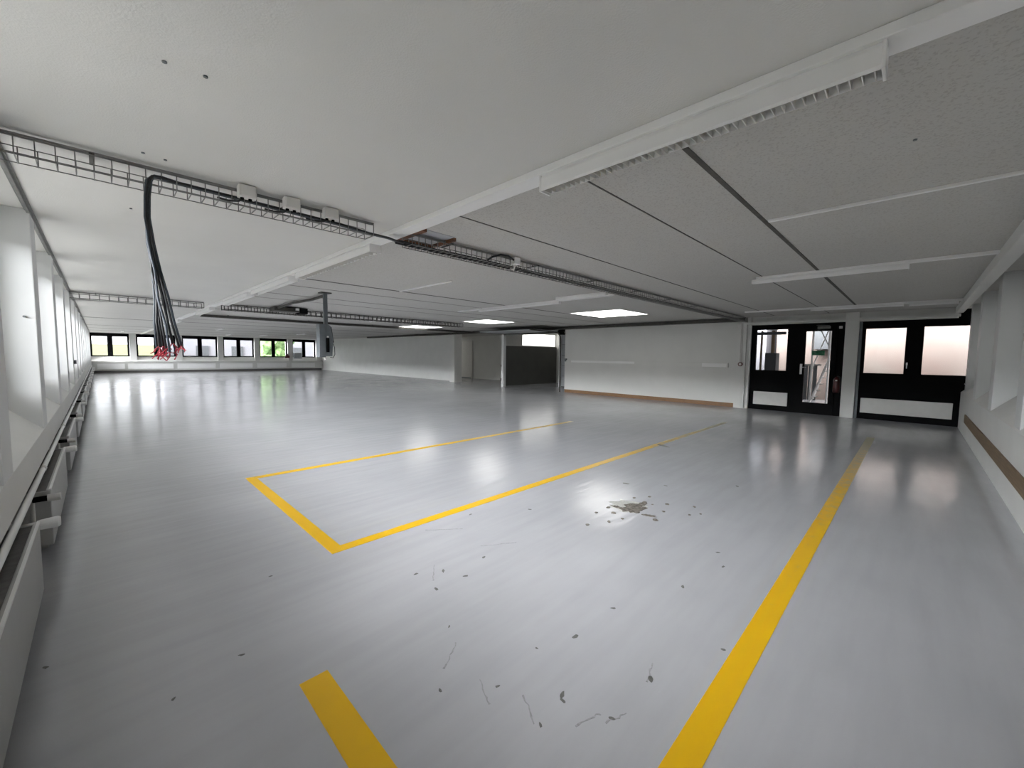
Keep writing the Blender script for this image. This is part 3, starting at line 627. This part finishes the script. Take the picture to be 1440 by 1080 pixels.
# ------------------------------------------------------------------ floor markings
def tape(x0, x1, y0, y1, lab): tag(MB().box(x0, x1, y0, y1, 0, .0018).build('floor_marking_line', 'tape'), lab, 'floor marking', 'yellow floor markings')
tape(.575, .70, -0.55, 1.90, 'short yellow floor line lying loose in the foreground near the left radiators')
tape(1.165, 1.265, 3.02, 5.60, 'yellow floor line closing the near end of the marked bay')
tape(1.266, 10.2, 3.02, 3.12, 'long yellow floor line from the bay corner toward the entrance, fading away')
tape(1.266, 7.6, 5.50, 5.60, 'faint yellow floor line on the far side of the marked bay')
tape(-.2, 10.4, .47, .585, 'yellow floor line nearest the right parapet, running toward the window unit')

# floor damage: patch of bare screed with crumbs
def blob(cx, cy, r, seed, n=22, jag=.35, sx=1, sy=1, ang=0):
    rnd = random.Random(seed); P = []
    for k in range(n):
        a = 2*PI*k/n; q = r*(1+rnd.uniform(-jag, jag)); x, y = q*sx*math.cos(a), q*sy*math.sin(a)
        P.append((cx+x*math.cos(ang)-y*math.sin(ang), cy+x*math.sin(ang)+y*math.cos(ang)))
    return P
pt = thing('floor_damage', 'rough brown patch of broken screed in the grey floor', 'floor damage', (3.64, 1.9, 0))
part(MB().prism(blob(3.66, 1.90, .10, 5, jag=.30, sx=1.3, sy=1.0), 'z', 0, .004), 'bare_screed', 'dirt', pt)
part(MB().prism(blob(3.85, 1.90, .045, 6, jag=.4, sx=1.6, sy=.7, ang=.2), 'z', 0, .004), 'bare_screed', 'dirt', pt)
part(MB().prism(blob(3.58, 2.03, .035, 8, jag=.4, sx=.8, sy=1.8), 'z', 0, .004), 'bare_screed', 'dirt', pt)
part(MB().prism(blob(3.60, 1.72, .028, 18, jag=.4, sx=.8, sy=2.2, ang=.4), 'z', 0, .004), 'bare_screed', 'dirt', pt)
part(MB().prism(blob(3.68, 1.98, .17, 9, jag=.25), 'z', 0, .0015), 'chipped_edge', 'patchlight', pt)
crumbs = [(3.50, 2.09), (3.90, 1.82), (3.42, 1.98), (3.80, 1.66), (3.3, 2.1), (4.02, 1.72), (3.55, 1.62), (3.95, 2.05), (3.35, 1.85), (4.15, 1.5), (3.2, 1.9), (4.1, 1.95), (3.0, 2.0), (3.9, 1.45), (4.0, 1.38)]
for i, (x, y) in enumerate(crumbs):
    tag(MB().prism(blob(x, y, random.Random(i).uniform(.009, .024), 30+i, n=7), 'z', 0, .006).build('screed_crumb', 'dirt'), 'small crumb of broken screed scattered around the floor patch', 'debris', 'crumbs around the broken floor patch')
chips = [(1.734, 1.213, .014), (1.012, 1.428, .008), (.437, 2.295, .009), (.165, 2.198, .008), (-.24, 2.845, .009), (2.63, 1.0, .013), (4.33, 2.36, .03), (1.464, 2.348, .010), (1.46, 2.10, .012), (1.69, 2.09, .012), (1.62, 2.25, .013), (1.83, .487, .012),
         (1.749, .794, .014), (1.436, .813, .010), (1.382, 1.031, .013), (1.36, 1.01, .010), (1.212, 1.264, .008), (1.201, 1.0, .008), (2.1, 1.2, .010), (1.3, 1.75, .008), (2.9, 2.6, .014), (2.4, 2.9, .012), (4.6, 2.0, .016), (3.1, .9, .012), (6.67, 2.96, .07), (3.3, 1.0, .011), (5.2, 1.4, .02), (2.2, .62, .010), (1.95, 2.2, .012), (1.52, 1.3, .006), (0.75, 3.0, .008), (1.9, .52, .008)]
for i, (x, y, r) in enumerate(chips):
    tag(MB().prism(blob(x, y, r, 60+i, n=8, sx=1.5, sy=.7, ang=(i*1.3) % 3), 'z', 0, .0015 if i != 24 else .003).build('paint_chip', 'chip'), {6: 'dark smudge in the floor beyond the broken screed patch', 24: 'dark scraped patch on the long yellow floor line'}.get(i, 'tiny dark chip in the grey floor paint'), 'floor chip', 'dark chips in the floor paint')
sc_ = [((1.62, 2.36), (1.50, 2.20)), ((1.25, 1.62), (1.10, 1.52)), ((1.42, .86), (1.30, .90)), ((1.85, .83), (1.72, .80)), ((1.5, .78), (1.40, .82)), ((2.3, 2.2), (2.05, 2.35)), ((1.9, 2.9), (2.15, 2.7)), ((1.18, 1.35), (1.12, 1.22)), ((1.26, 1.15), (1.19, 1.02))]
for i, (a, b_) in enumerate(sc_):
    a = Vector((*a, 0)); b_ = Vector((*b_, 0)); d = (b_-a); nrm = Vector((-d.y, d.x, 0)).normalized()*.005
    rnd = random.Random(i); L_ = []; R_ = []
    for k in range(9):
        p = a+d*k/8 + nrm*rnd.uniform(-1, 1); w = rnd.uniform(.25, 1.0); L_.append((p+nrm*w).to_tuple()[:2]); R_.append((p-nrm*w).to_tuple()[:2])
    tag(MB().prism(L_+R_[::-1], 'z', 0, .0012).build('scuff_mark', 'scuff'), 'thin grey scuff mark scratched into the floor paint', 'scuff', 'scuff marks on the floor')
# ceiling plugs
for i, (x, y, lab) in enumerate(((.238, 3.40, 'tiny dark plug in the ceiling before the hanging cables'), (.343, 3.42, 'tiny dark plug in the ceiling, closer to the junction boxes'), (.24, 4.78, 'tiny dark plug in the ceiling beyond the wire tray'), (.241, 2.286, 'scratched plug hole in the smooth ceiling before the wire tray'), (.377, 2.274, 'tiny plug hole right of the ceiling scratch'), (3.175, .071, 'tiny scratch in the ceiling board behind the large lamp'))):
    tag(MB().tube([(x, y, CZ), (x, y, CZ-.006)], .009, 8).build('ceiling_plug', 'grey'), lab, 'ceiling plug', 'plugs left in the ceiling')

# ------------------------------------------------------------------ outside
struct(MB().box(-60, 70, -40, 110, -.35, -.26).build('ground_outside', 'tarmac'), 'pale paved yard around the hall', 'ground')
struct(MB().box(-14, -1.4, -10, 44, -.255, -.2).build('ground_bounce_apron', 'apron'), 'unseen pale apron outside the left windows, added to bounce light indoors', 'ground')  # unseen pale ground, added to bounce daylight up to the ceiling
lawn = MB().prism([(44, -.26), (62, 2.2), (62, -.26)], 'x', -30, 4.5)
tag(lawn.build('lawn_bank', 'lawn'), 'bright yellow-green grass bank outside the left far windows', 'grass', kind='stuff')
def building(name, lab, x0, x1, y0, y1, h, m, wins):
    t = thing(name, lab, 'building', ((x0+x1)/2, (y0+y1)/2, -.26))
    part(MB().box(x0, x1, y0, y1, -.26, h), 'walls', m, t)
    part(MB().box(x0-.2, x1+.2, y0-.2, y1+.2, h, h+.25), 'roof', 'slate', t)
    for w in wins:
        part(MB().box(*w), 'window', 'slate', t)
    return t
building('pale_building', 'pale building seen through the middle far windows', 5.0, 22, 60, 70, 7, 'pale', [(8+i*3.5, 9.2+i*3.5, 59.9, 60.0, 1.0, 2.2) for i in range(4)])
building('brick_building', 'pale pink brick building across the yard beyond the entrance', 22.0, 30, -14, 4.6, 6.5, 'pink', [(21.93, 22.0, -9.0, -7.8, 1.0, 2.4), (21.93, 22.0, -12.5, -11.3, 1.0, 2.4)])
building('sky_blocking_building', 'unseen tall dark building outside the right windows, shaped to block their sky light', -13, 15.5, -9, -4.0, 11, 'shade', [(i*3.0, i*3.0+1.2, -4.0, -3.94, .9, 2.1) for i in range(5)])  # out of view; height, closeness and dark colour chosen to dim the right windows
building('low_sky_blocker', 'long low unseen block, added to cut low sky light at the left windows', -18, -14.5, -20, 43.5, 3.6, 'shade', [])  # unseen, added to hold back sky light near the horizon
def tree(x, y, h, r, lab, seed):
    t = thing('leafy_bush', lab, 'bush', (x, y, -.26)); rnd = random.Random(seed)
    part(MB().tube([(x, y, -.26), (x+.1, y, h*.3), (x, y+.1, h*.6)], [.14, .10, .05], 8), 'trunk', 'bark', t)
    m = MB()
    for k in range(16):
        c = Vector((x+rnd.uniform(-1, 1)*r*.7, y+rnd.uniform(-1, 1)*r*.7, h*.15+rnd.uniform(0, 1)*h*.75)); q = rnd.uniform(.35, .6)*r
        vs = bmesh.ops.create_icosphere(m.bm, subdivisions=2, radius=q, matrix=Matrix.Translation(c))['verts']
        for v in vs: v.co += Vector((rnd.uniform(-1, 1), rnd.uniform(-1, 1), rnd.uniform(-1, 1)))*q*.18
    part(m, 'foliage', 'leaf', t)
tree(12.2, 44.5, 3.4, 1.5, 'green leafy bush outside the fifth far window', 1)
# white steel escape stair and grey post seen through the door
st = thing('steel_stair', 'white steel escape stair outside the entrance door', 'stair', (17.0, 2.3, -.26))
part(MB().tube([(17.0, 2.50, -.26), (17.0, 2.50, 3.2)], .03, 8), 'post', 'white', st)
part(MB().tube([(17.0, 2.05, -.26), (17.0, 2.05, 3.2)], .03, 8), 'post', 'white', st)
part(MB().tube([(17.0, 2.46, 0.1), (17.0, 2.05, 1.5)], .03, 8), 'stringer', 'white', st)
part(MB().tube([(17.6, 2.5, 0.1), (17.6, 2.1, 1.5)], .025, 8), 'stringer', 'white', st)
for k in range(6): part(MB().box(17.0, 17.5, 2.44-k*.07-.10, 2.44-k*.07+.03, .2+k*.22, .22+k*.22), 'tread', 'zinc', st)
part(MB().tube([(17.0, 2.5, 1.15), (17.0, 2.05, 2.6)], .018, 8), 'handrail', 'white', st)
part(MB().tube([(17.0, 2.05, 1.9), (17.0, 2.5, 2.9)], .018, 8), 'brace', 'white', st)
fn = thing('yard_fence', 'low grey fence panels in the yard seen through the entrance door', 'fence', (19, 3.2, -.26))
for k in range(4): part(MB().box(19, 19.04, 2.62+k*.14, 2.62+k*.14+.12, -.2, 1.25), 'board', 'slate', fn)
part(MB().box(18.98, 19.06, 2.5, 3.3, 1.25, 1.31), 'top_rail', 'zinc', fn)
gs = thing('yard_cabinet', 'grey upright cabinet and posts outside the side light of the entrance', 'cabinet', (17, 3.7, -.26))
part(MB().box(17.0, 17.5, 3.55, 3.90, -.26, 1.7), 'cabinet', 'slate', gs, bevel=.01)
part(MB().box(17.0, 17.06, 3.62, 3.72, 1.7, 2.5), 'post', 'bark', gs)
part(MB().box(17.0, 17.06, 4.0, 4.06, -.26, 2.5), 'post', 'bark', gs)
part(MB().box(16.95, 17.12, 3.3, 4.2, 2.35, 2.45), 'beam', 'slate', gs)
wbx = thing('wall_unit', 'grey blue box on the pale building seen through the top of the door glass', 'box', (20.9, 2.9, 2.2))
part(MB().box(20.8, 21.95, 2.55, 3.1, 1.9, 2.9), 'box_body', 'slate', wbx, bevel=.01)
building('pale_shed', 'pale building behind the cabinet beyond the side light', 21.5, 26, 4.9, 14, 4.0, 'pale', [(21.43, 21.5, 6.0, 7.0, 1.0, 2.2)])

# ------------------------------------------------------------------ daylight
w = bpy.data.worlds.new('overcast'); S.world = w; w.use_nodes = True
nt = w.node_tree; bg = nt.nodes['Background']; L = nt.links.new
tc = nt.nodes.new('ShaderNodeTexCoord'); sx = nt.nodes.new('ShaderNodeSeparateXYZ'); L(tc.outputs['Generated'], sx.inputs[0])
r = nt.nodes.new('ShaderNodeValToRGB')
r.color_ramp.elements[0].position = 0.0; r.color_ramp.elements[0].color = (.80, .84, .88, 1)
r.color_ramp.elements[1].position = 0.6; r.color_ramp.elements[1].color = (1.0, 1.0, 1.0, 1)
L(sx.outputs['Z'], r.inputs['Fac']); L(r.outputs['Color'], bg.inputs['Color'])
mr = nt.nodes.new('ShaderNodeMapRange'); mr.interpolation_type = 'SMOOTHSTEP'     # overcast sky, much brighter in the west
mr.inputs['From Min'].default_value = -0.62; mr.inputs['From Max'].default_value = -1.0
mr.inputs['To Min'].default_value = 2.6; mr.inputs['To Max'].default_value = 50.0
L(sx.outputs['X'], mr.inputs['Value']); L(mr.outputs['Result'], bg.inputs['Strength'])

# ------------------------------------------------------------------ camera
cam = bpy.data.cameras.new('camera'); co = bpy.data.objects.new('camera', cam); COL.objects.link(co)
F = Vector((0.70979276, 0.70093061, -0.06993219)); R = Vector((0.70319239, -0.71090086, 0.0118499)); U = Vector((0.04140889, 0.05758676, 0.99748136))
mw = Matrix((( R.x, U.x, -F.x, 0), (R.y, U.y, -F.y, 0), (R.z, U.z, -F.z, CAM), (0, 0, 0, 1)))
co.matrix_world = mw
cam.sensor_width = 36; cam.lens = 14.3223; cam.clip_start = .02; cam.clip_end = 300
S.camera = co
S.view_settings.view_transform = 'Standard'; S.view_settings.look = 'None'; S.view_settings.gamma = 1; S.view_settings.use_curve_mapping = False
S.view_settings.exposure = 1.0
S.cycles.use_denoising = True
S.cycles.max_bounces = 14; S.cycles.diffuse_bounces = 8; S.cycles.transparent_max_bounces = 12
S.cycles.sample_clamp_indirect = 8
